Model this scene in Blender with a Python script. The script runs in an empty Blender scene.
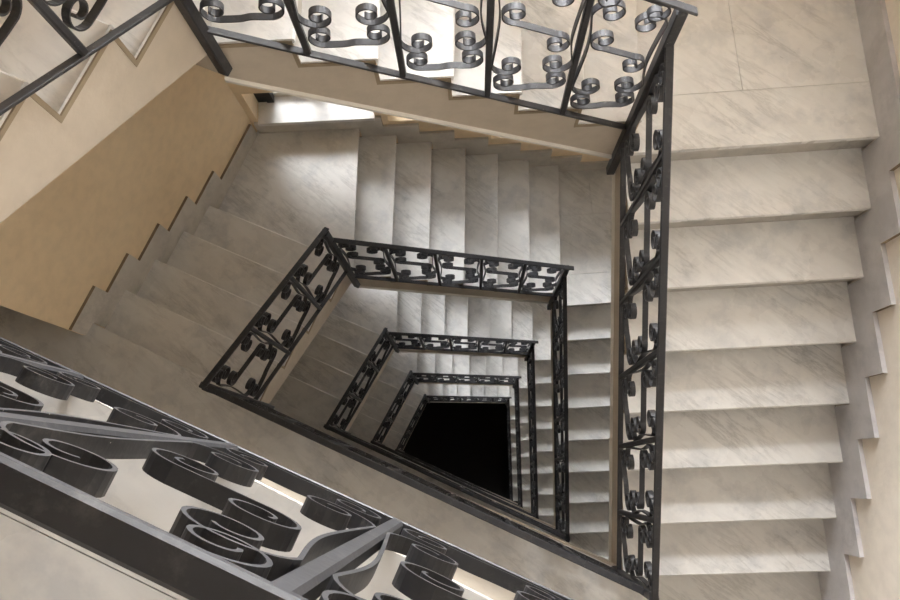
import bpy, math
from mathutils import Vector, Matrix

C = bpy.context.scene.collection
ST = 3.4                    # storey height in metres
BASE = 5.43                 # eye height above the ground floor, in storeys
N_LEVELS = 5

# ------------------------------------------------------------------ helpers
def V2(a): return Vector((a[0] * ST, a[1] * ST))
def Z(z): return (z + BASE) * ST

class MB:
    """collects faces and links them as one mesh object"""
    def __init__(self):
        self.v = []; self.f = []
    def add(self, verts, faces):
        b = len(self.v)
        self.v += [tuple(p) for p in verts]
        self.f += [tuple(b + i for i in f) for f in faces]
    def prism(self, poly, z0, z1):
        """vertical prism over a 2D polygon (any winding)"""
        a = sum(poly[i][0] * poly[(i + 1) % len(poly)][1] - poly[(i + 1) % len(poly)][0] * poly[i][1] for i in range(len(poly)))
        if a < 0: poly = poly[::-1]
        n = len(poly)
        vs = [(p[0], p[1], z0) for p in poly] + [(p[0], p[1], z1) for p in poly]
        fs = [tuple(range(n))[::-1], tuple(range(n, 2 * n))]
        fs += [(i, (i + 1) % n, n + (i + 1) % n, n + i) for i in range(n)]
        self.add(vs, fs)
    def hexa(self, p):
        """8 points: bottom ring 0-3, top ring 4-7"""
        self.add(p, [(3, 2, 1, 0), (4, 5, 6, 7), (0, 1, 5, 4), (1, 2, 6, 5), (2, 3, 7, 6), (3, 0, 4, 7)])
    def loft(self, ra, rb):
        """solid between two rings of the same length"""
        n = len(ra)
        self.add(list(ra) + list(rb), [tuple(range(n))[::-1], tuple(range(n, 2 * n))] +
                 [(i, (i + 1) % n, n + (i + 1) % n, n + i) for i in range(n)])
    def build(self, name, mat, parent=None, origin=None, bevel=0.0, smooth=False):
        o3 = Vector(origin) if origin is not None else Vector((0, 0, 0))
        me = bpy.data.meshes.new(name)
        me.from_pydata([tuple(Vector(p) - o3) for p in self.v], [], self.f)
        import bmesh
        bm = bmesh.new(); bm.from_mesh(me)
        bmesh.ops.recalc_face_normals(bm, faces=bm.faces)
        if bevel > 0:
            es = [e for e in bm.edges if len(e.link_faces) == 2 and e.calc_face_angle(0) > 0.6]
            bmesh.ops.bevel(bm, geom=es, offset=bevel, segments=1, affect='EDGES')
        bm.to_mesh(me); bm.free()
        if smooth:
            for p in me.polygons: p.use_smooth = True
        me.materials.append(mat)
        o = bpy.data.objects.new(name, me); C.objects.link(o)
        if parent is not None: o.parent = parent
        elif origin is not None: o.location = o3
        return o

def empty(name, loc):
    o = bpy.data.objects.new(name, None); C.objects.link(o)
    o.location = loc; o.empty_display_size = .1
    return o

def tag(o, label=None, cat=None, group=None, kind=None):
    if label: o['label'] = label
    if cat: o['category'] = cat
    if group: o['group'] = group
    if kind: o['kind'] = kind
    return o

def copy_tree(o, dz, parent=None):
    c = o.copy(); C.objects.link(c)
    if parent is not None: c.parent = parent
    else: c.location = o.location + Vector((0, 0, dz))
    for ch in list(o.children): copy_tree(ch, 0, c)
    return c

# ------------------------------------------------------------------ materials
def new_mat(name):
    m = bpy.data.materials.new(name); m.use_nodes = True
    nt = m.node_tree; b = nt.nodes['Principled BSDF']
    return m, nt, b

def N(nt, t, **kw):
    n = nt.nodes.new(t)
    for k, v in kw.items():
        if k in n.inputs: n.inputs[k].default_value = v
        else: setattr(n, k, v)
    return n

def ramp(nt, fac, stops):
    r = nt.nodes.new('ShaderNodeValToRGB')
    el = r.color_ramp.elements
    while len(el) > 1: el.remove(el[-1])
    el[0].position = stops[0][0]; el[0].color = (*stops[0][1], 1)
    for p, c in stops[1:]:
        e = el.new(p); e.color = (*c, 1)
    nt.links.new(fac, r.inputs['Fac'])
    return r

def g(v): return (v, v, v)

def mix(nt, fac, a, b, mode='MIX'):
    m = nt.nodes.new('ShaderNodeMix'); m.data_type = 'RGBA'; m.blend_type = mode
    for sock, val in ((m.inputs[0], fac), (m.inputs[6], a), (m.inputs[7], b)):
        if hasattr(val, 'is_linked') or hasattr(val, 'links'): nt.links.new(val, sock)
        elif isinstance(val, tuple): sock.default_value = (*val, 1) if len(val) == 3 else val
        else: sock.default_value = val
    return m.outputs[2]

def marble(name, base, vein, dark, rough=.3, scale=1.0, vein_amt=.42):
    m, nt, b = new_mat(name); L = nt.links.new
    tc = N(nt, 'ShaderNodeTexCoord'); oi = N(nt, 'ShaderNodeObjectInfo')
    off = N(nt, 'ShaderNodeVectorMath', operation='MULTIPLY_ADD')
    cmb = N(nt, 'ShaderNodeCombineXYZ')
    mul = N(nt, 'ShaderNodeMath', operation='MULTIPLY'); mul.inputs[1].default_value = 37.0
    L(oi.outputs['Random'], mul.inputs[0])
    for i in range(3): L(mul.outputs[0], cmb.inputs[i])
    off.inputs[1].default_value = (1, 1, 1)
    L(tc.outputs['Object'], off.inputs[0]); L(cmb.outputs[0], off.inputs[2])
    m0 = N(nt, 'ShaderNodeMapping'); m0.inputs['Rotation'].default_value = (0, 0, math.radians(38))
    mp = N(nt, 'ShaderNodeMapping')
    mp.inputs['Scale'].default_value = (.9 * scale, 4.6 * scale, 2.5 * scale)
    L(off.outputs[0], m0.inputs['Vector']); L(m0.outputs[0], mp.inputs['Vector'])
    n1 = N(nt, 'ShaderNodeTexNoise', Scale=1.5, Detail=8.0, Roughness=.66, Distortion=.25); L(mp.outputs[0], n1.inputs['Vector'])
    sub = N(nt, 'ShaderNodeMath', operation='SUBTRACT'); sub.inputs[1].default_value = .5; L(n1.outputs['Fac'], sub.inputs[0])
    ab = N(nt, 'ShaderNodeMath', operation='ABSOLUTE'); L(sub.outputs[0], ab.inputs[0])
    veins = ramp(nt, ab.outputs[0], [(0, g(1)), (.012, g(.55)), (.05, g(0))])
    n3 = N(nt, 'ShaderNodeTexNoise', Scale=1.6, Detail=2.0); L(off.outputs[0], n3.inputs['Vector'])
    vm = ramp(nt, n3.outputs['Fac'], [(.42, g(0)), (.66, g(vein_amt))])
    vmul = N(nt, 'ShaderNodeMath', operation='MULTIPLY'); L(veins.outputs[0], vmul.inputs[0]); L(vm.outputs[0], vmul.inputs[1])
    n2 = N(nt, 'ShaderNodeTexNoise', Scale=2.2, Detail=6.0, Roughness=.6, Distortion=.4); L(mp.outputs[0], n2.inputs['Vector'])
    cloud = ramp(nt, n2.outputs['Fac'], [(.33, vein), (.62, base)])
    c1 = mix(nt, .6, base, cloud.outputs[0])
    c2 = mix(nt, vmul.outputs[0], c1, dark)
    # small dark pits along the bedding
    n4 = N(nt, 'ShaderNodeTexNoise', Scale=16.0, Detail=3.0, Roughness=.7); L(mp.outputs[0], n4.inputs['Vector'])
    pits = ramp(nt, n4.outputs['Fac'], [(.67, g(0)), (.72, g(.75))])
    pm = N(nt, 'ShaderNodeMath', operation='MULTIPLY'); L(pits.outputs[0], pm.inputs[0]); L(vm.outputs[0], pm.inputs[1])
    c3 = mix(nt, pm.outputs[0], c2, (dark[0] * .5, dark[1] * .5, dark[2] * .48))
    n6 = N(nt, 'ShaderNodeTexNoise', Scale=5.5, Detail=5.0, Roughness=.65); L(off.outputs[0], n6.inputs['Vector'])
    mott = ramp(nt, n6.outputs['Fac'], [(.34, (.82, .825, .84)), (.5, (.98, .97, .965)), (.66, g(1))])
    c3 = mix(nt, 1.0, c3, mott.outputs[0], 'MULTIPLY')
    L(c3, b.inputs['Base Color'])
    n5 = N(nt, 'ShaderNodeTexNoise', Scale=5.0, Detail=3.0); L(off.outputs[0], n5.inputs['Vector'])
    rr = N(nt, 'ShaderNodeMapRange'); rr.inputs['To Min'].default_value = rough - .07; rr.inputs['To Max'].default_value = rough + .1
    L(n5.outputs['Fac'], rr.inputs['Value']); L(rr.outputs[0], b.inputs['Roughness'])
    return m

def plaster(name, col, col2, rough=.85):
    m, nt, b = new_mat(name); L = nt.links.new
    ge = N(nt, 'ShaderNodeNewGeometry')
    n = N(nt, 'ShaderNodeTexNoise', Scale=1.7, Detail=5.0, Roughness=.6); L(ge.outputs['Position'], n.inputs['Vector'])
    r = ramp(nt, n.outputs['Fac'], [(.32, col2), (.62, col)])
    n2 = N(nt, 'ShaderNodeTexNoise', Scale=14.0, Detail=3.0); L(ge.outputs['Position'], n2.inputs['Vector'])
    r2 = ramp(nt, n2.outputs['Fac'], [(.3, g(.93)), (.6, g(1))])
    c = mix(nt, 1.0, r.outputs[0], r2.outputs[0], 'MULTIPLY')
    L(c, b.inputs['Base Color']); b.inputs['Roughness'].default_value = rough
    bp = N(nt, 'ShaderNodeBump', Strength=.12, Distance=.01); n3 = N(nt, 'ShaderNodeTexNoise', Scale=40.0, Detail=4.0)
    L(ge.outputs['Position'], n3.inputs['Vector']); L(n3.outputs['Fac'], bp.inputs['Height']); L(bp.outputs[0], b.inputs['Normal'])
    return m

def iron_mat(name, col, speck=True):
    m, nt, b = new_mat(name); L = nt.links.new
    ge = N(nt, 'ShaderNodeNewGeometry')
    n = N(nt, 'ShaderNodeTexNoise', Scale=9.0, Detail=6.0, Roughness=.65); L(ge.outputs['Position'], n.inputs['Vector'])
    r = ramp(nt, n.outputs['Fac'], [(.3, tuple(c * .75 for c in col)), (.7, tuple(c * 1.3 for c in col))])
    out = r.outputs[0]
    if speck:
        vo = N(nt, 'ShaderNodeTexVoronoi', Scale=48.0); L(ge.outputs['Position'], vo.inputs['Vector'])
        d = ramp(nt, vo.outputs['Distance'], [(.035, g(1)), (.06, g(0))])
        n2 = N(nt, 'ShaderNodeTexNoise', Scale=7.0, Detail=1.0); L(ge.outputs['Position'], n2.inputs['Vector'])
        k = ramp(nt, n2.outputs['Fac'], [(.52, g(0)), (.6, g(1))])
        mm = N(nt, 'ShaderNodeMath', operation='MULTIPLY'); L(d.outputs[0], mm.inputs[0]); L(k.outputs[0], mm.inputs[1])
        out = mix(nt, mm.outputs[0], out, (.5, .49, .46))
        # rubbed, dusty patches
        n3 = N(nt, 'ShaderNodeTexNoise', Scale=30.0, Detail=5.0, Roughness=.7); L(ge.outputs['Position'], n3.inputs['Vector'])
        k3 = ramp(nt, n3.outputs['Fac'], [(.55, g(0)), (.75, g(.35))])
        out = mix(nt, k3.outputs[0], out, (.16, .155, .145))
    L(out, b.inputs['Base Color'])
    b.inputs['Roughness'].default_value = .48
    b.inputs['Specular IOR Level'].default_value = .45
    bp = N(nt, 'ShaderNodeBump', Strength=.2, Distance=.003); n4 = N(nt, 'ShaderNodeTexNoise', Scale=60.0, Detail=4.0)
    L(ge.outputs['Position'], n4.inputs['Vector']); L(n4.outputs['Fac'], bp.inputs['Height']); L(bp.outputs[0], b.inputs['Normal'])
    return m

def plain(name, col, rough=.6):
    m, nt, b = new_mat(name)
    n = N(nt, 'ShaderNodeTexNoise', Scale=8.0, Detail=4.0)
    r = ramp(nt, n.outputs['Fac'], [(.3, tuple(c * .88 for c in col)), (.7, col)])
    nt.links.new(r.outputs[0], b.inputs['Base Color']); b.inputs['Roughness'].default_value = rough
    return m

def glass_mat():
    m, nt, b = new_mat('window_glass'); nt.nodes.remove(b)
    out = nt.nodes['Material Output']
    t = N(nt, 'ShaderNodeBsdfTransparent'); gl = N(nt, 'ShaderNodeBsdfGlossy', Roughness=.02)
    fr = N(nt, 'ShaderNodeFresnel', IOR=1.45); mx = N(nt, 'ShaderNodeMixShader')
    nt.links.new(fr.outputs[0], mx.inputs[0]); nt.links.new(t.outputs[0], mx.inputs[1]); nt.links.new(gl.outputs[0], mx.inputs[2])
    nt.links.new(mx.outputs[0], out.inputs['Surface'])
    return m

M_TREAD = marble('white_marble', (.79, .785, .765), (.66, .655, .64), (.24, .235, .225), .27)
M_RISER_SHADE = marble('shaded_marble_riser', (.50, .475, .43), (.40, .38, .35), (.2, .19, .18), .4)  # tread marble darkened: the risers' shade is painted into the colour
M_SKIRT = marble('skirting_marble', (.60, .59, .60), (.46, .455, .47), (.22, .21, .22), .38, vein_amt=.3)
M_SKIRT_W = marble('warm_skirting_marble', (.62, .585, .53), (.52, .485, .43), (.26, .24, .21), .4, vein_amt=.2)
M_SILL = marble('sill_marble', (.80, .79, .77), (.66, .66, .65), (.4, .4, .4), .3, vein_amt=.25)
M_OCHRE = plaster('ochre_wall_paint', (.86, .69, .465), (.80, .63, .415))
M_CREAM = plaster('cream_wall_paint', (.87, .80, .71), (.83, .76, .665))
M_STRING = plaster('beige_stringer_plaster', (.59, .52, .43), (.54, .47, .38))
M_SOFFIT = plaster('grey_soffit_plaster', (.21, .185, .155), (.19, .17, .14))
M_GREY = plaster('grey_wall_paint', (.36, .325, .285), (.33, .295, .255))
M_EDGE = plaster('brown_edge_plaster', (.36, .29, .20), (.28, .22, .15))
M_BEAD = plaster('pale_edge_plaster', (.86, .83, .76), (.80, .77, .70))
M_DIRT_SHADE = plaster('brown_dirt_and_shade', (.27, .205, .135), (.21, .16, .105))  # brown skirting edges, partly grime, partly shade painted into the colour
M_WHITE = plaster('white_ceiling_paint', (.66, .64, .61), (.62, .60, .57))
M_IRON = iron_mat('black_wrought_iron', (.029, .029, .032))
M_DARK = plain('dark_window_paint', (.012, .013, .016), .4)
M_FRAME = plain('pale_window_paint', (.72, .68, .60), .5)
M_GROUND = plain('black_ground', (.006, .006, .007), .7)  # even near-black colour for the ground floor
M_GLASS = glass_mat()

# ------------------------------------------------------------------ plan (storey units, eye over the origin)
FL = Vector((-.4213, .1369)); BL = Vector((-.2821, .4559))
BR = Vector((.2220, .4740)); FR = Vector((.2510, -.1660)); FR_TOP = Vector((.2500, -.1550))
d66 = Vector((math.cos(math.radians(66.4)), math.sin(math.radians(66.4))))
# outer (wall-side) ends of the first and last nosing of each flight
L0w = Vector((-.757, .287)); L1w = L0w + d66 * (BL - FL).length
B0w = Vector((-.282, .829)); B1w = Vector((.235, .849))
R0w = Vector((.579, .474)); R1w = Vector((.604, -.160))
zF, zB, zR = -.43, -.68, -1.0125
OFF = .027                                    # stair face lies this far behind the railing plane

def inter(p, d, q, e):
    t = ((q - p).x * e.y - (q - p).y * e.x) / (d.x * e.y - d.y * e.x)
    return p + d * t
def outward(a, b):                           # normal away from the well (well lies to the right of the walk down)
    u = (b - a).normalized(); return Vector((-u.y, u.x))
def face_corner(a, b, c):
    """corner b moved outwards behind both railing planes a-b and b-c"""
    n1, n2 = outward(a, b), outward(b, c)
    return inter(b + n1 * OFF, (b - a), b + n2 * OFF, (c - b))
mFL, mBL, mBR, mFR, mFRt = [V2(p) for p in (FL, BL, BR, FR, FR_TOP)]
cFL = face_corner(mFR, mFL, mBL); cBL = face_corner(mFL, mBL, mBR)
cBR = face_corner(mBL, mBR, mFR); cFR = face_corner(mBR, mFR, mFL)

class Flight:
    def __init__(s, a, b, aw, bw, z0, z1, n, shift=0.0, wall=.02):
        u = (b - a).normalized(); uw = (V2(bw) - V2(aw)).normalized()
        nw = Vector((-uw.y, uw.x))
        if (V2(aw) - a).dot(nw) < 0: nw = -nw
        s.a, s.b = a + u * shift, b + u * shift
        s.aw, s.bw = V2(aw) + uw * shift + nw * wall, V2(bw) + uw * shift + nw * wall
        s.L = (s.b - s.a).length; s.n = n; s.z0 = Z(z0); s.z1 = Z(z1)
        s.rise = (s.z0 - s.z1) / n; s.g = s.L / (n - 1)
    def P(s, x, t):
        u = x / s.L
        p = s.a.lerp(s.b, u) if 0 <= u <= 1 else s.a + (s.b - s.a) * u
        q = s.aw + (s.bw - s.aw) * u
        return p + (q - p) * t
    def nos(s, x): return s.z0 - s.rise * x / s.g
    def pt(s, x, t, z): p = s.P(x, t); return (p.x, p.y, z)

F_LEFT = Flight(cFL, cBL, L0w, L1w, zF, zB, 5, .032, .008)
F_BACK = Flight(cBL, cBR, B0w, B1w, zB, zR, 7, .026, .01)
_u = (cFR - cBR).normalized()
F_RIGHT = Flight(cBR + _u * ((cBR.y - .453 * ST) / -_u.y), cFR + _u * ((cFR.y + .170 * ST) / -_u.y), R0w, R1w, zR, zF - 1, 8, 0, .044)

mCBL = inter(F_LEFT.aw, F_LEFT.bw - F_LEFT.aw, F_BACK.aw, F_BACK.bw - F_BACK.aw)
mCBR = inter(F_RIGHT.aw, F_RIGHT.bw - F_RIGHT.aw, F_BACK.aw, F_BACK.bw - F_BACK.aw)
NOSE = .022; TH = .032; RT = .02

# ------------------------------------------------------------------ stair flights
def build_flight(F, thick, bead):
    c = F.P(F.L, .5); org = Vector((c.x, c.y, F.z1))
    root = empty('stair_flight', org)
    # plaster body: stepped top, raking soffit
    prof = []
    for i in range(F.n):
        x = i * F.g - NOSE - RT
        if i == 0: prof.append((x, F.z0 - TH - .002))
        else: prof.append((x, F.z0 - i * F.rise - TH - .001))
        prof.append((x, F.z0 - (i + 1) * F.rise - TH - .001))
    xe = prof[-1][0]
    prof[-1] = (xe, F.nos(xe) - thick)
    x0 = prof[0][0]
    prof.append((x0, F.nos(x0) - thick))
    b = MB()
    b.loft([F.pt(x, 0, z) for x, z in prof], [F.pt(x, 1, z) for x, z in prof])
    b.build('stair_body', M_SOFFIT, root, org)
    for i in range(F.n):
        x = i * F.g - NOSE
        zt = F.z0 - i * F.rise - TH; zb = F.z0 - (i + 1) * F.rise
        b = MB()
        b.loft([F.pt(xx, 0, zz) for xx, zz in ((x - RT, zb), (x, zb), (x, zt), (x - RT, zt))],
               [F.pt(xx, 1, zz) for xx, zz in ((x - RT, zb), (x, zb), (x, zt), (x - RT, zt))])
        b.build('riser', M_RISER_SHADE, root, org)
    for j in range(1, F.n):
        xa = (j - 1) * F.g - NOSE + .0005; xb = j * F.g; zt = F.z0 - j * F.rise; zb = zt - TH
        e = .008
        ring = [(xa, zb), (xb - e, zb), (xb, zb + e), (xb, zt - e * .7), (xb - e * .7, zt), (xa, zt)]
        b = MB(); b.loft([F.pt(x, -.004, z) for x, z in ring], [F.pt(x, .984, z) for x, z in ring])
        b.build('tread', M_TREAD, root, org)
    # plaster cheek and brown edge band following the steps on the well side
    b = MB(); e = MB()
    def zig(o, d, first=True):
        r = []
        for i in range(F.n):
            x = i * F.g - NOSE * .5 - o
            r.append((x, F.z0 - i * F.rise - d)); r.append((x, F.z0 - (i + 1) * F.rise - d))
        return r
    o1 = [(x0, F.z0 - .012)] + zig(0, .012); o2 = [(x0, F.z0 - .034)] + zig(.016, .030)
    o1[-1] = (o1[-1][0], F.nos(xe) - thick); o2[-1] = (o2[-1][0], F.nos(xe) - thick)
    for A_, B_, mb, t0 in ((o1, o2, e, -.009),):
        for i in range(len(A_) - 1):
            q = [A_[i], A_[i + 1], B_[i + 1], B_[i]]
            mb.loft([F.pt(x, t0, z) for x, z in q], [F.pt(x, .0, z) for x, z in q])
    ring_ = o2 + [(x0, F.nos(x0) - thick)]
    b.loft([F.pt(x, -.007, z) for x, z in ring_], [F.pt(x, -.0002, z) for x, z in ring_])
    b.build('cheek', M_STRING, root, org); e.build('edge_band', M_EDGE, root, org)
    if bead:
        b = MB(); xs = (x0, xe)
        h = .020
        def ring(x): return [F.pt(x, t, F.nos(x) - thick + dz) for t, dz in ((-.018, -.006), (.03, -.006), (.03, h - .006), (-.004, h), (-.018, h - .008))]
        b.loft(ring(xs[0]), ring(xs[1])); o = b.build('soffit_edge_strip', M_BEAD, root, org)
    return root

# ------------------------------------------------------------------ railings
def spiral(cx, cz, r0, a0, turn, total=500, k=1.5, n=34):
    pts = []
    for i in range(n + 1):
        f = i / n; a = math.radians(a0 + turn * total * f)
        r = r0 * math.exp(-k * f)
        pts.append((cx + r * math.cos(a), cz + r * math.sin(a)))
    return pts

def smooth_mid(pts, n=10):
    """Catmull-Rom through the points"""
    if len(pts) < 3: return pts
    out = []
    P = [pts[0]] + pts + [pts[-1]]
    for i in range(1, len(P) - 2):
        p0, p1, p2, p3 = P[i - 1:i + 3]
        for j in range(n):
            t = j / n
            out.append(tuple(.5 * ((2 * p1[q]) + (-p0[q] + p2[q]) * t + (2 * p0[q] - 5 * p1[q] + 4 * p2[q] - p3[q]) * t * t +
                                   (-p0[q] + 3 * p1[q] - 3 * p2[q] + p3[q]) * t ** 3) for q in (0, 1)))
    out.append(pts[-1])
    return out

class Rail:
    """vertical railing plane from a to b; z follows the nosing line (rise/run k)"""
    def __init__(s, a, b, z0, k, top=.93):
        s.a, s.b = a, b; s.L = (b - a).length; s.u = (b - a) / s.L
        s.n = Vector((-s.u.y, s.u.x)); s.z0 = z0; s.k = k; s.top = top
    def nos(s, x): return s.z0 - s.k * x
    def pt(s, x, d, z):
        p = s.a + s.u * x + s.n * d; return (p.x, p.y, z)
    def strip(s, path, w=.026, t=.0055):
        n = len(path); mb = MB(); vs = []; fs = []
        for i, p in enumerate(path):
            q0 = path[max(i - 1, 0)]; q1 = path[min(i + 1, n - 1)]
            tx, tz = q1[0] - q0[0], q1[1] - q0[1]; l = math.hypot(tx, tz) or 1
            nx, nz = -tz / l * t / 2, tx / l * t / 2
            for sx, d in ((1, -w / 2), (1, w / 2), (-1, w / 2), (-1, -w / 2)):
                vs.append(s.pt(p[0] + sx * nx, d, p[1] + sx * nz))
        for i in range(n - 1):
            a = 4 * i
            for j in range(4):
                fs.append((a + j, a + (j + 1) % 4, a + 4 + (j + 1) % 4, a + 4 + j))
        fs.append((3, 2, 1, 0)); e = 4 * (n - 1); fs.append((e, e + 1, e + 2, e + 3))
        mb.add(vs, fs); return mb
    def bar(s, x0, x1, h0, h1, w):
        """bar parallel to the rake between heights h0..h1 above the nosing line"""
        mb = MB()
        mb.hexa([s.pt(x, d, s.nos(x) + h) for h in (h0, h1) for x, d in ((x0, -w / 2), (x1, -w / 2), (x1, w / 2), (x0, w / 2))])
        return mb
    def upright(s, x, z0, z1, ws, wd):
        mb = MB()
        mb.hexa([s.pt(x + dx, d, z) for z in (z0, z1) for dx, d in ((-ws / 2, -wd / 2), (ws / 2, -wd / 2), (ws / 2, wd / 2), (-ws / 2, wd / 2))])
        return mb

def panel_paths(R, s0, w):
    zb0 = R.nos(s0); H = lambda x, h: R.nos(s0 + x) + h
    T = R.top - .02
    low = .20 if R.k > 0 else .225
    c = lambda a, m, b: a[::-1] + m + b
    out = []
    # tall C scrolls beside the uprights
    lb = spiral(s0 + .082, zb0 + low, .070, 180, 1, 500, 1.28); lt = spiral(s0 + .088, H(.088, T - .135), .070, 180, -1, 500, 1.28)
    out.append(c(lb, smooth_mid([lb[0], (s0 + .034, H(.034, .53)), lt[0]])[1:-1], lt))
    rb = spiral(s0 + w - .082, zb0 + low, .070, 0, -1, 500, 1.28); rt = spiral(s0 + w - .088, H(w - .088, T - .135), .070, 0, 1, 500, 1.28)
    out.append(c(rb, smooth_mid([rb[0], (s0 + w - .034, H(w - .034, .545)), rt[0]])[1:-1], rt))
    # bottom C scroll, level
    a = spiral(s0 + .072, zb0 + .078, .060, 270, -1, 470, 1.2); b = spiral(s0 + w - .072, zb0 + .078, .060, 270, 1, 470, 1.2)
    out.append(c(a, smooth_mid([a[0], (s0 + w * .42, zb0 + .016), (s0 + w * .55, zb0 + .024), (s0 + w * .7, zb0 + .02), b[0]])[1:-1], b))
    # top C scroll, along the handrail
    a = spiral(s0 + .072, H(.072, T - .06), .057, 90, 1, 470, 1.2); b = spiral(s0 + w - .072, H(w - .072, T - .06), .057, 90, -1, 470, 1.2)
    out.append(c(a, [], b))
    # S scroll across the middle
    q, dh = (.09, 0) if R.k > 0 else (.108, -.03)
    a = spiral(s0 + q, H(q, .596 + dh), .060, 270, -1, 480, 1.15); b = spiral(s0 + w - q, H(w - q, .481 + dh), .060, 90, -1, 480, 1.15)
    out.append(c(a, [], b))
    return out

def build_railing(R, stations, post_drop, post=True, extra_post=None, hang=(0, .03), hw=.035):
    """stations: positions of the uprights between the two ends"""
    c = R.pt(R.L / 2, 0, R.nos(R.L / 2)); org = Vector(c)
    root = empty('railing', org)
    m = R.bar(-hang[0], R.L + hang[1], R.top - .016, R.top, hw); m.build('handrail', M_IRON, root, org, bevel=.004)
    m = R.bar(.0, R.L, -.042, -.028, .028); m.build('bottom_rail', M_IRON, root, org, bevel=.002)
    ends = [0] + list(stations) + [R.L]
    for x in stations:
        R.upright(x, R.nos(x) - .03, R.nos(x) + R.top - .016, .026, .028).build('baluster', M_IRON, root, org, bevel=.005)
    if post:
        x = R.L; R.upright(x - .005, R.nos(x) - post_drop, R.nos(x) + R.top - .016, .042, .046).build('corner_post', M_IRON, root, org, bevel=.004)
    if extra_post is not None:
        R.upright(.005, R.nos(0) - extra_post, R.nos(0) + R.top - .016, .042, .046).build('corner_post', M_IRON, root, org, bevel=.004)
    for i in range(len(ends) - 1):
        a, b = ends[i], ends[i + 1]
        if i == 0: a += .012
        if i == len(ends) - 2: b -= .022
        for p in panel_paths(R, a, b - a):
            R.strip(p).build('scroll', M_IRON, root, org)
    return root

def even(L, n): return [L * i / n for i in range(1, n)]

STOREYS = ['topmost storey', 'second storey from the top', 'third storey from the top', 'fourth storey from the top', 'fifth and lowest storey in view']

proto = {}
proto['f_left'] = build_flight(F_LEFT, .40, False)
proto['f_back'] = build_flight(F_BACK, .435, True)
proto['f_right'] = build_flight(F_RIGHT, .42, True)
R_left = Rail(mFL, mBL, Z(zF) + .034, F_LEFT.rise / ((mBL - mFL).length / 4), .90)
R_back = Rail(mBL, mBR, Z(zB), F_BACK.rise / ((mBR - mBL).length / 6), .92)
R_right = Rail(mBR, mFR, Z(zR), F_RIGHT.rise / ((mFR - mBR).length / 7), .875)
R_front = Rail(mFR, mFL, Z(zF), 0, .91)
proto['r_left'] = build_railing(R_left, even(R_left.L, 3), .52)
proto['r_back'] = build_railing(R_back, even(R_back.L, 5), .55, hang=(0, .055))
proto['r_right'] = build_railing(R_right, even(R_right.L, 6), .45)
R_top = Rail(mFRt, mFL, Z(zF) + .030, 0, .87)
LT = R_top.L
top_front = build_railing(R_top, [LT - x for x in (2.11, 1.755, 1.40, 1.052, .705, .352)], .42, extra_post=.42, hw=.033)
low_front = build_railing(R_front, even(R_front.L, 7), .42)
low_front.location.z -= ST

side = {'left': 'left side', 'back': 'far side', 'right': 'right side'}
FL_TXT = {'left': 'marble stairs down the left side below the ochre wall', 'back': 'marble flight of stairs along the far wall', 'right': 'marble flight of stairs down the right side'}
RL_TXT = {'left': 'black wrought iron scroll railing on the left flight', 'back': 'black wrought iron scroll railing on the far flight', 'right': 'black wrought iron scroll railing on the right flight', 'front': 'black wrought iron scroll railing of the near landing'}
def lab(t, l): return '%s, %s' % (t, STOREYS[l])
TOP_LAB = {'f_left': 'topmost marble flight on the left, seen through the upper left railing', 'f_back': 'topmost marble flight along the far wall, brightly lit, at the top edge',
           'f_right': 'topmost marble flight on the right, widest steps beside the cream wall', 'r_left': 'black scroll railing cut by the upper left corner, on the topmost left flight',
           'r_back': 'black scroll railing along the top edge, on the topmost far flight', 'r_right': 'black scroll railing of the topmost right flight, beside the widest steps',
           'r_front': 'largest black scroll railing, closest to the viewer, across the bottom left'}
for l in range(N_LEVELS):
    for s in ('left', 'back', 'right'):
        f = proto['f_' + s] if l == 0 else copy_tree(proto['f_' + s], -ST * l)
        tag(f, lab(FL_TXT[s], l) if l else TOP_LAB['f_' + s], 'stairs', 'marble stair flights around the well')
        r = proto['r_' + s] if l == 0 else copy_tree(proto['r_' + s], -ST * l)
        tag(r, lab(RL_TXT[s], l) if l else TOP_LAB['r_' + s], 'railing', 'iron railings around the well')
    r = top_front if l == 0 else (low_front if l == 1 else copy_tree(low_front, -ST * (l - 1)))
    tag(r, lab(RL_TXT['front'], l) if l else TOP_LAB['r_front'], 'railing', 'iron railings around the well')

# ------------------------------------------------------------------ landings
def clip(poly, p, n):
    """part of the convex polygon with (x-p).n >= 0"""
    out = []
    for i in range(len(poly)):
        a, b = poly[i], poly[(i + 1) % len(poly)]
        da, db = (a - p).dot(n), (b - p).dot(n)
        if da >= 0: out.append(a)
        if da * db < 0: out.append(a + (b - a) * (da / (da - db)))
    return out
def shrink(poly, d):
    if d == 0: return poly
    a = sum(poly[i].x * poly[(i + 1) % len(poly)].y - poly[(i + 1) % len(poly)].x * poly[i].y for i in range(len(poly)))
    if a < 0: poly = poly[::-1]
    out = list(poly)
    for i in range(len(poly)):
        p, q = poly[i], poly[(i + 1) % len(poly)]
        if (q - p).length < 1e-6: continue
        u = (q - p).normalized(); out = clip(out, p + Vector((-u.y, u.x)) * d, Vector((-u.y, u.x)))
    return out
def tiles(poly, cuts):
    parts = [poly]
    for p, n in cuts:
        nxt = []
        for q in parts:
            for s in (1, -1):
                r = clip(q, p, n * s)
                if len(r) >= 3: nxt.append(r)
        parts = nxt
    return parts

def landing(name_label, top_polys, slab_poly, z, thick, gap=.0012):
    c = sum(slab_poly, Vector((0, 0))) / len(slab_poly)
    org = Vector((c.x, c.y, z))
    b = MB()
    for p in top_polys:
        q = shrink(p, gap)
        if len(q) >= 3: b.prism([(v.x, v.y) for v in q], z - TH, z)
    o = b.build('floor', M_TREAD, None, org); tag(o, kind='structure')
    s = MB(); s.prism([(v.x, v.y) for v in slab_poly], z - thick, z - TH - .0005)
    k = s.build('landing_slab', M_STRING, o, org)
    return o

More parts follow.
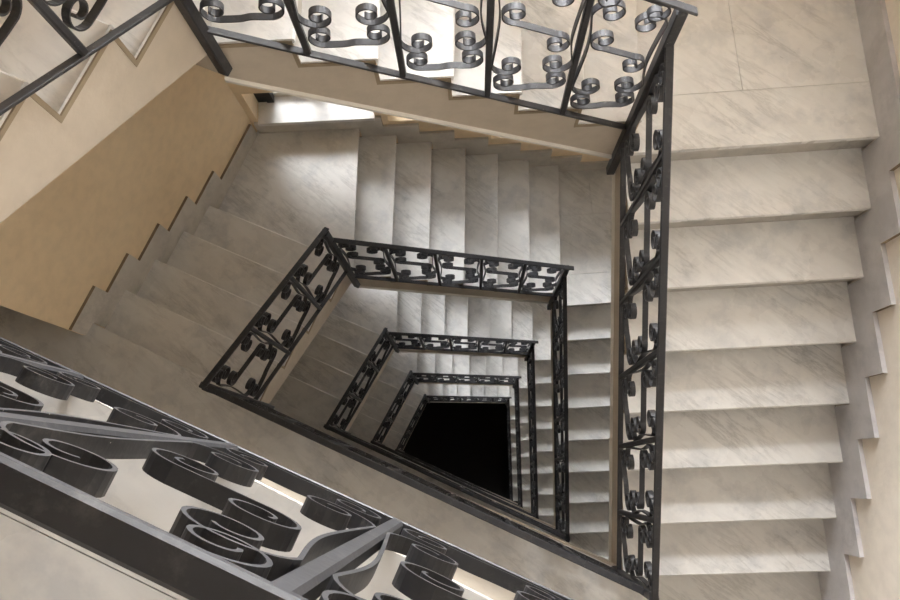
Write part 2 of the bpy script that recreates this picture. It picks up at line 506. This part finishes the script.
out_f = outward(mFR, mFL)                      # away from the well at the front
hall_d = (mFL - mFR).normalized()
ARRIS = F_LEFT.aw - d66 * .10
HALL = 1.9; DEEP = 1.55
rdir = (F_RIGHT.bw - F_RIGHT.aw).normalized()
def front_polys(fr):
    n = Vector((-(mFL - fr).normalized().y, (mFL - fr).normalized().x))
    e = inter(mFL + n * .0155, mFL - fr, F_RIGHT.bw, rdir) if fr is mFRt else None
    c_fr = cFR
    far_r = inter(mFL + out_f * DEEP, hall_d, F_RIGHT.bw, rdir)
    far_l = far_r + hall_d * 6.0
    arr_l = ARRIS + hall_d * HALL
    far_l = inter(far_r, hall_d, arr_l, out_f)
    return n, c_fr, far_r, far_l, arr_l, e

n_, c_fr, far_r, far_l, arr_l, e_r = front_polys(mFRt)
lip = .008
def front_landing(fr, z, top):
    n, c_fr, fr_, fl_, al_, e = front_polys(fr)
    a = F_LEFT.P(0, -.008)
    if top: a = inter(mFL + n * .0155, mFL - fr, F_LEFT.P(0, 0), F_LEFT.P(0, 1) - F_LEFT.P(0, 0))
    aw = F_LEFT.P(0, 1.0)
    mk = hall_d * .0
    if top:
        right = [e, fr_]
        edge0 = a + Vector((0, 0))
        poly = [a, aw, ARRIS, al_, fl_, fr_, e]
        slab = [inter(mFL + n * .017, mFL - fr, F_LEFT.P(-NOSE - RT, 0), F_LEFT.P(0, 1) - F_LEFT.P(0, 0)), F_LEFT.P(-NOSE - RT, 1), ARRIS, al_, fl_, fr_, e + n * .0015]
        j = n * .28
        cuts = [(mFL + n * .28, n)]
        parts = tiles(poly, cuts)
        parts2 = []
        for p in parts:
            cen = sum(p, Vector((0, 0))) / len(p)
            if (cen - mFL).dot(n) > .28:
                u = (fr - mFL).normalized()
                cc = [(mFL + u * x, u) for x in (-2.4, -1.5, -.62, 1.32, 2.2)] + [(mFL + n * .93, n)]
                parts2 += tiles(p, cc)
            else:
                u = (fr - mFL).normalized(); parts2 += tiles(p, [(mFL + u * x, u) for x in (-1.4, 2.6)])
        return poly, slab, parts2
    rw = F_RIGHT.P(F_RIGHT.L - NOSE, 1)
    poly = [a, aw, ARRIS, al_, fl_, fr_, rw, F_RIGHT.P(F_RIGHT.L - NOSE, 0)]
    slab = [F_LEFT.P(-NOSE - RT, 0), F_LEFT.P(-NOSE - RT, 1), ARRIS, al_, fl_, fr_, F_RIGHT.P(F_RIGHT.L - NOSE - RT, 1), F_RIGHT.P(F_RIGHT.L - NOSE - RT, 0)]
    return poly, slab, None

def convex_parts(poly):
    """split the front landing (one reflex corner at the arris) in two convex pieces"""
    ia = poly.index(ARRIS)
    n = out_f
    a = clip(poly, ARRIS, hall_d)              # the hall beyond the arris
    b = clip(poly, ARRIS, -hall_d)
    return [a, b]

for l in range(N_LEVELS):
    dz = -ST * l
    # corner landing at the far left
    top = [F_LEFT.P(F_LEFT.L - NOSE, 0), F_LEFT.P(F_LEFT.L - NOSE, 1), mCBL, F_BACK.P(0, 1), F_BACK.P(0, -.008)]
    slab = [F_LEFT.P(F_LEFT.L - NOSE - RT, 0), F_LEFT.P(F_LEFT.L - NOSE - RT, 1), mCBL, F_BACK.P(-NOSE - RT, 1), F_BACK.P(-NOSE - RT, 0)]
    cq = F_BACK.P(-.026, -.008)
    top = [[F_LEFT.P(F_LEFT.L - NOSE, 1), mCBL, F_BACK.P(0, 1), cq], [F_LEFT.P(F_LEFT.L - NOSE, 0), F_LEFT.P(F_LEFT.L - NOSE, 1), cq], [cq, F_BACK.P(0, 1), F_BACK.P(0, -.008)]]
    landing('', top, slab, Z(zB) + dz, .40, 0)
    # corner landing at the far right
    top = [F_RIGHT.P(-.1, -.008), F_BACK.P(F_BACK.L - NOSE, 1), mCBR, F_RIGHT.P(0, 1), F_RIGHT.P(0, -.008)]
    slab = [F_BACK.P(F_BACK.L - NOSE - RT, 0), F_BACK.P(F_BACK.L - NOSE - RT, 1), mCBR, F_RIGHT.P(-NOSE - RT, 1), F_RIGHT.P(-NOSE - RT, 0), F_RIGHT.P(-.1, 0)]
    ux = (F_RIGHT.P(0, 1) - F_RIGHT.P(0, 0)).normalized(); uy = Vector((-ux.y, ux.x))
    p1 = F_RIGHT.P(0, .5) + uy * .295; p2 = F_RIGHT.P(0, .5) + uy * .88
    parts = tiles(top, [(p1, uy), (p2, uy)])
    fin = []
    for p in parts:
        cen = sum(p, Vector((0, 0))) / len(p)
        k = (cen - F_RIGHT.P(0, .5)).dot(uy)
        if k > .295: fin += tiles(p, [(F_RIGHT.P(0, 0) + ux * (.585 if k < .88 else .42), ux)])
        else: fin.append(p)
    fin.append([F_RIGHT.P(-.1, -.008), F_BACK.P(F_BACK.L - NOSE, 0), F_BACK.P(F_BACK.L - NOSE, 1)])
    landing('', fin, slab, Z(zR) + dz, .40)
    # near landing
    poly, slab, parts = front_landing(mFRt if l == 0 else mFR, Z(zF) + dz, l == 0)
    tp = parts if False else None
    hallp, mainp = convex_parts(poly)
    hallp = [ARRIS, arr_l, far_l, inter(ARRIS, out_f, far_r, hall_d)]
    if l == 0:
        n = n_; u = (mFRt - mFL).normalized()
        strip_, rest = clip(mainp, mFL + n * .28, -n), clip(mainp, mFL + n * .28, n)
        tops = [hallp, strip_] + tiles(rest, [(mFL + u * x, u) for x in (-.62, 1.32, 2.3)] + [(mFL + n * .93, n)])
    else:
        q = F_RIGHT.P(F_RIGHT.L - NOSE, 0); qn = Vector((_u.y, -_u.x))
        tops = [hallp, clip(mainp, q, qn), clip(mainp, q, -qn)]
    landing('', [t for t in tops if len(t) >= 3], slab, Z(zF) + dz, .22 if l == 0 else .32, .0012 if l == 0 else 0)

# ------------------------------------------------------------------ walls
Z_TOP = Z(.42)
WT = .36
def wall_run(name, a, b, z0, z1, mat, thick=.3, holes=()):
    """wall standing on the left of a->b ... its room face runs from a to b; holes are (s0,s1,z0,z1)"""
    L = (b - a).length; u = (b - a) / L; n = Vector((-u.y, u.x))
    ss = sorted({0, L, *[h[0] for h in holes], *[h[1] for h in holes]})
    zs = sorted({z0, z1, *[h[2] for h in holes], *[h[3] for h in holes]})
    org = Vector(((a.x + b.x) / 2, (a.y + b.y) / 2, z0))
    m = MB()
    def solid(i, j):
        if i < 0 or j < 0 or i >= len(ss) - 1 or j >= len(zs) - 1: return False
        s, z = (ss[i] + ss[i + 1]) / 2, (zs[j] + zs[j + 1]) / 2
        return not any(h[0] < s < h[1] and h[2] < z < h[3] for h in holes)
    def P(s, d, z): p = a + u * s + n * d; return (p.x, p.y, z)
    for i in range(len(ss) - 1):
        for j in range(len(zs) - 1):
            if not solid(i, j): continue
            s0, s1, y0, y1 = ss[i], ss[i + 1], zs[j], zs[j + 1]
            q = [P(s0, 0, y0), P(s1, 0, y0), P(s1, thick, y0), P(s0, thick, y0), P(s0, 0, y1), P(s1, 0, y1), P(s1, thick, y1), P(s0, thick, y1)]
            fs = [(0, 1, 5, 4), (2, 3, 7, 6)]
            if not solid(i - 1, j): fs.append((3, 0, 4, 7))
            if not solid(i + 1, j): fs.append((1, 2, 6, 5))
            if not solid(i, j - 1): fs.append((3, 2, 1, 0))
            if not solid(i, j + 1): fs.append((4, 5, 6, 7))
            m.add(q, fs)
    import bmesh
    me = bpy.data.meshes.new(name)
    me.from_pydata([tuple(Vector(p) - org) for p in m.v], [], m.f)
    bm = bmesh.new(); bm.from_mesh(me); bmesh.ops.remove_doubles(bm, verts=bm.verts, dist=1e-5)
    bmesh.ops.recalc_face_normals(bm, faces=bm.faces); bm.to_mesh(me); bm.free()
    me.materials.append(mat)
    o = bpy.data.objects.new(name, me); C.objects.link(o); o.location = org
    return tag(o, kind='structure')

A, B = mCBL, mCBR
bu = (B - A).normalized(); bn = Vector((-bu.y, bu.x))
WIN = (.055, 1.005, .17, 1.95)                 # window beside the far left landing: s0, s1, above landing
holes = [(WIN[0], WIN[1], Z(zB) - ST * l + WIN[2], Z(zB) - ST * l + (.50 if l == 0 else .62)) for l in range(N_LEVELS)]
TOPW = (1.42, 3.52, Z(-.61), Z(-.12))           # wide window high over the topmost far flight
ADDED_MIDW = ((1.10, 1.86, .06, 1.92), (1.96, 3.42, -.36, 1.62))      # two added windows by each lower far flight, unseen, to light its treads
added_mids = [(m[0], m[1], Z(zB) - ST * l + m[2], Z(zB) - ST * l + m[3]) for l in range(1, N_LEVELS) for m in ADDED_MIDW]
holes.append(TOPW); holes += added_mids
wall_run('wall_back', A - bu * .3, B + bu * .3, -.0, Z_TOP, M_OCHRE, WT, [(h[0] + .3, h[1] + .3, h[2], h[3]) for h in holes])
wall_run('wall_right', B, far_r + rdir * .3, 0, Z_TOP, M_CREAM, .3)
wall_run('wall_left', ARRIS, A, 0, Z_TOP, M_OCHRE, .3)
wall_run('wall_hall_far', arr_l, ARRIS, 0, Z_TOP, M_OCHRE, .02)
wall_run('wall_hall_left', far_l, arr_l, 0, Z_TOP, M_GREY, .3)
wall_run('wall_front', far_r, far_l, 0, Z_TOP, M_GREY, .3)
# ground floor and ceiling
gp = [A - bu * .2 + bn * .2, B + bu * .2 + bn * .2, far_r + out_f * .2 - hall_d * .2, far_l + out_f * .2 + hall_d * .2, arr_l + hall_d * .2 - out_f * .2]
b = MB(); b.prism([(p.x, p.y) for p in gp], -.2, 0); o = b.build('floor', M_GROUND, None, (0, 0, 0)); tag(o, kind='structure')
b = MB(); b.prism([(p.x, p.y) for p in gp], Z_TOP, Z_TOP + .2); o = b.build('ceiling', M_WHITE, None, (0, 0, Z_TOP)); tag(o, kind='structure')

# ------------------------------------------------------------------ windows
def rect_frame(m, s0, s1, z0, z1, d0, d1, w):
    def bx(a, b_, c, d):
        m.hexa([(*(A + bu * x + bn * dd), z) for z in (c, d) for x, dd in ((a, d0), (b_, d0), (b_, d1), (a, d1))])
    bx(s0, s1, z0, z0 + w); bx(s0, s1, z1 - w, z1); bx(s0, s0 + w, z0 + w, z1 - w); bx(s1 - w, s1, z0 + w, z1 - w)
wi = 0
def window(s0, s1, z0, z1, mullions, dark_left, sill):
    global wi; wi += 1
    c = A + bu * (s0 + s1) / 2 + bn * .2; org = Vector((c.x, c.y, z0))
    m = MB(); rect_frame(m, s0 + .002, s1 - .002, z0 + .002, z1 - .002, .215, .265, .055)
    root = m.build('window_%d' % wi, M_FRAME, None, org); tag(root, kind='structure')
    for k in mullions:
        m = MB(); x = s0 + (s1 - s0) * k
        m.hexa([(*(A + bu * xx + bn * dd), z) for z in (z0 + .06, z1 - .06) for xx, dd in ((x - .03, .22), (x + .03, .22), (x + .03, .26), (x - .03, .26))])
        m.build('mullion', M_FRAME, root, org)
    m = MB(); m.hexa([(*(A + bu * xx + bn * dd), z) for z in (z0 + .05, z1 - .05) for xx, dd in ((s0 + .05, .238), (s1 - .05, .238), (s1 - .05, .242), (s0 + .05, .242))])
    m.build('pane', M_GLASS, root, org)
    if dark_left:                              # dark shutter leaf folded against the left reveal
        m = MB()
        for (xa, xb, da, db) in ((.004, .075, .165, .212), (.078, .135, .155, .212)):
            m.hexa([(*(A + bu * (s0 + xx) + bn * dd), z) for z in (z0 + .012, z1 - .02) for xx, dd in ((xa, da), (xb, da), (xb, db), (xa, db))])
        m.build('shutter', M_DARK, root, org)
    if sill:
        m = MB(); m.prism([tuple(A + bu * x + bn * d) for x, d in ((s0 - .0, .214), (s1, .214), (s1, .001), (s1 + .0, -.028), (s0 - .0, -.028), (s0, .001))], z0 - .035, z0 + .006)
        m.build('window_sill', M_SILL, root, org, bevel=.004)
    return root
for i, h in enumerate(holes[:N_LEVELS]): window(*h, (.5,), True, True)
window(*TOPW, (.25, .5, .75), False, False)
for h in added_mids: window(*h, (.5,) if h[1] - h[0] > 1 else (), False, False)  # added unseen windows that let light onto the lower far flights

# ------------------------------------------------------------------ stepped skirtings
def skirting(name, F, over, lead, tail, cut, l, hgt=.19, mat=M_SKIRT, brown_top=False, th=.02):
    """marble skirting cut in steps: each piece overshoots its nosing"""
    dz = -ST * l
    c = F.P(F.L / 2, 1); org = Vector((c.x, c.y, F.nos(F.L / 2) + dz))
    u = (F.bw - F.aw).normalized(); nrm = Vector((-u.y, u.x))
    if (F.a - F.aw).dot(nrm) < 0: nrm = -nrm
    def P(x, d, z):
        p = F.aw + u * (x * (F.bw - F.aw).length / F.L) + nrm * d; return (p.x, p.y, z + dz)
    end = F.L + tail
    xs = sorted({-lead, end} | {i * F.g + .001 for i in range(F.n)} | {min((i + over) * F.g, end - .01) for i in range(F.n)})
    m = MB()
    for x0, x1 in zip(xs[:-1], xs[1:]):
        mid = (x0 + x1) / 2
        nl = sum(1 for i in range(F.n) if mid > i * F.g + .001)                              # steps passed underneath
        nu = sum(1 for i in range(F.n) if mid > min((i + over) * F.g, end - .01))            # steps passed by the top edge
        m.hexa([P(x, d, z) for z in (F.z0 - nl * F.rise, F.z0 - nu * F.rise + hgt) for x, d in ((x0, -.001), (x1, -.001), (x1, th), (x0, th))])
    o = m.build(name, mat, None, org); o.data.materials.append(M_DIRT_SHADE)
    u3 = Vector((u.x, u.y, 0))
    for p in o.data.polygons:                  # brown on top edges; grime plus painted-in shade on end edges
        if p.normal.dot(u3) > .9 or (brown_top and p.normal.z > .9): p.material_index = 1
    return tag(o, kind='structure')
lead_b = (F_BACK.aw - A).length; lead_r = (F_RIGHT.aw - B).length
for l in range(N_LEVELS):
    skirting('baseboard_left', F_LEFT, .75, .099, (A - F_LEFT.bw).length, 0, l, brown_top=True, mat=M_SKIRT_W)
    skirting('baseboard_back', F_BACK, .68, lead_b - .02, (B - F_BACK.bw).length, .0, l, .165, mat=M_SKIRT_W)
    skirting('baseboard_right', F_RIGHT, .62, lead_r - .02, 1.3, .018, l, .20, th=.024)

# ------------------------------------------------------------------ daylight
w = bpy.data.worlds.new('sky'); bpy.context.scene.world = w; w.use_nodes = True
nt = w.node_tree; bg = nt.nodes['Background']
tc = nt.nodes.new('ShaderNodeTexCoord'); sp = nt.nodes.new('ShaderNodeSeparateXYZ')
nt.links.new(tc.outputs['Generated'], sp.inputs[0])
r = ramp(nt, sp.outputs['Z'], [(.0, (.55, .52, .47)), (.05, (.9, .93, .97)), (.6, (.62, .78, 1.0))])
nt.links.new(r.outputs[0], bg.inputs['Color']); bg.inputs['Strength'].default_value = 1.6

def window_light(name, s0, s1, z0, z1, power, col, d=.30):
    li = bpy.data.lights.new(name, 'AREA'); li.shape = 'RECTANGLE'
    li.size = s1 - s0 - .1; li.size_y = z1 - z0 - .1; li.energy = power; li.color = col
    o = bpy.data.objects.new(name, li); C.objects.link(o)
    c = A + bu * (s0 + s1) / 2 + bn * d
    o.location = (c.x, c.y, (z0 + z1) / 2)
    x = Vector((bu.x, bu.y, 0)); zax = Vector((bn.x, bn.y, 0)); y = zax.cross(x)
    o.rotation_euler = Matrix((x, y, zax)).transposed().to_euler()
    return o
DAY = (.985, .99, 1.0); SUN = 50.0
for i, h in enumerate(holes[:N_LEVELS]):
    window_light('window_daylight', *h, 2, DAY)
for h in added_mids: window_light('window_daylight', *h, 2, DAY)  # fill light in the added windows
window_light('window_daylight', *TOPW, 480, DAY)
# the bright patch of sky above the yard, high and to the left behind the far wall
li = bpy.data.lights.new('bright_sky', 'SUN'); li.energy = SUN; li.angle = math.radians(78); li.color = (.985, .99, 1.0)
o = bpy.data.objects.new('bright_sky', li); C.objects.link(o)
el, az = math.radians(54), math.radians(42)
to_sky = Vector((*( bn * math.cos(az) - bu * math.sin(az)) * math.cos(el), math.sin(el)))
o.rotation_euler = to_sky.to_track_quat('Z', 'Y').to_euler(); o.location = (0, 8, Z(.6))

# ------------------------------------------------------------------ camera
Rm = [[0.9995134354092724, -0.007122245466921984, -0.030367187157572934], [0.0, -0.9735811407276989, 0.22834132875884006], [-0.031191223707224974, -0.22823022595366635, -0.9731074306184206]]
cam = bpy.data.cameras.new('camera'); co = bpy.data.objects.new('camera', cam); C.objects.link(co)
cam.sensor_width = 36; cam.lens = 750 / 900 * 36; cam.clip_start = .05; cam.clip_end = 200
right = Vector([r_[0] for r_ in Rm]); down = Vector([r_[1] for r_ in Rm]); fwd = Vector([r_[2] for r_ in Rm])
mw = Matrix((right, -down, -fwd)).transposed().to_4x4(); mw.translation = Vector((0, 0, Z(0)))
co.matrix_world = mw
sc = bpy.context.scene
sc.camera = co
sc.view_settings.view_transform = 'Standard'; sc.view_settings.look = 'None'
sc.view_settings.exposure = .32; sc.view_settings.gamma = 1; sc.view_settings.use_curve_mapping = False
sc.cycles.max_bounces = 10; sc.cycles.diffuse_bounces = 6; sc.cycles.use_denoising = True
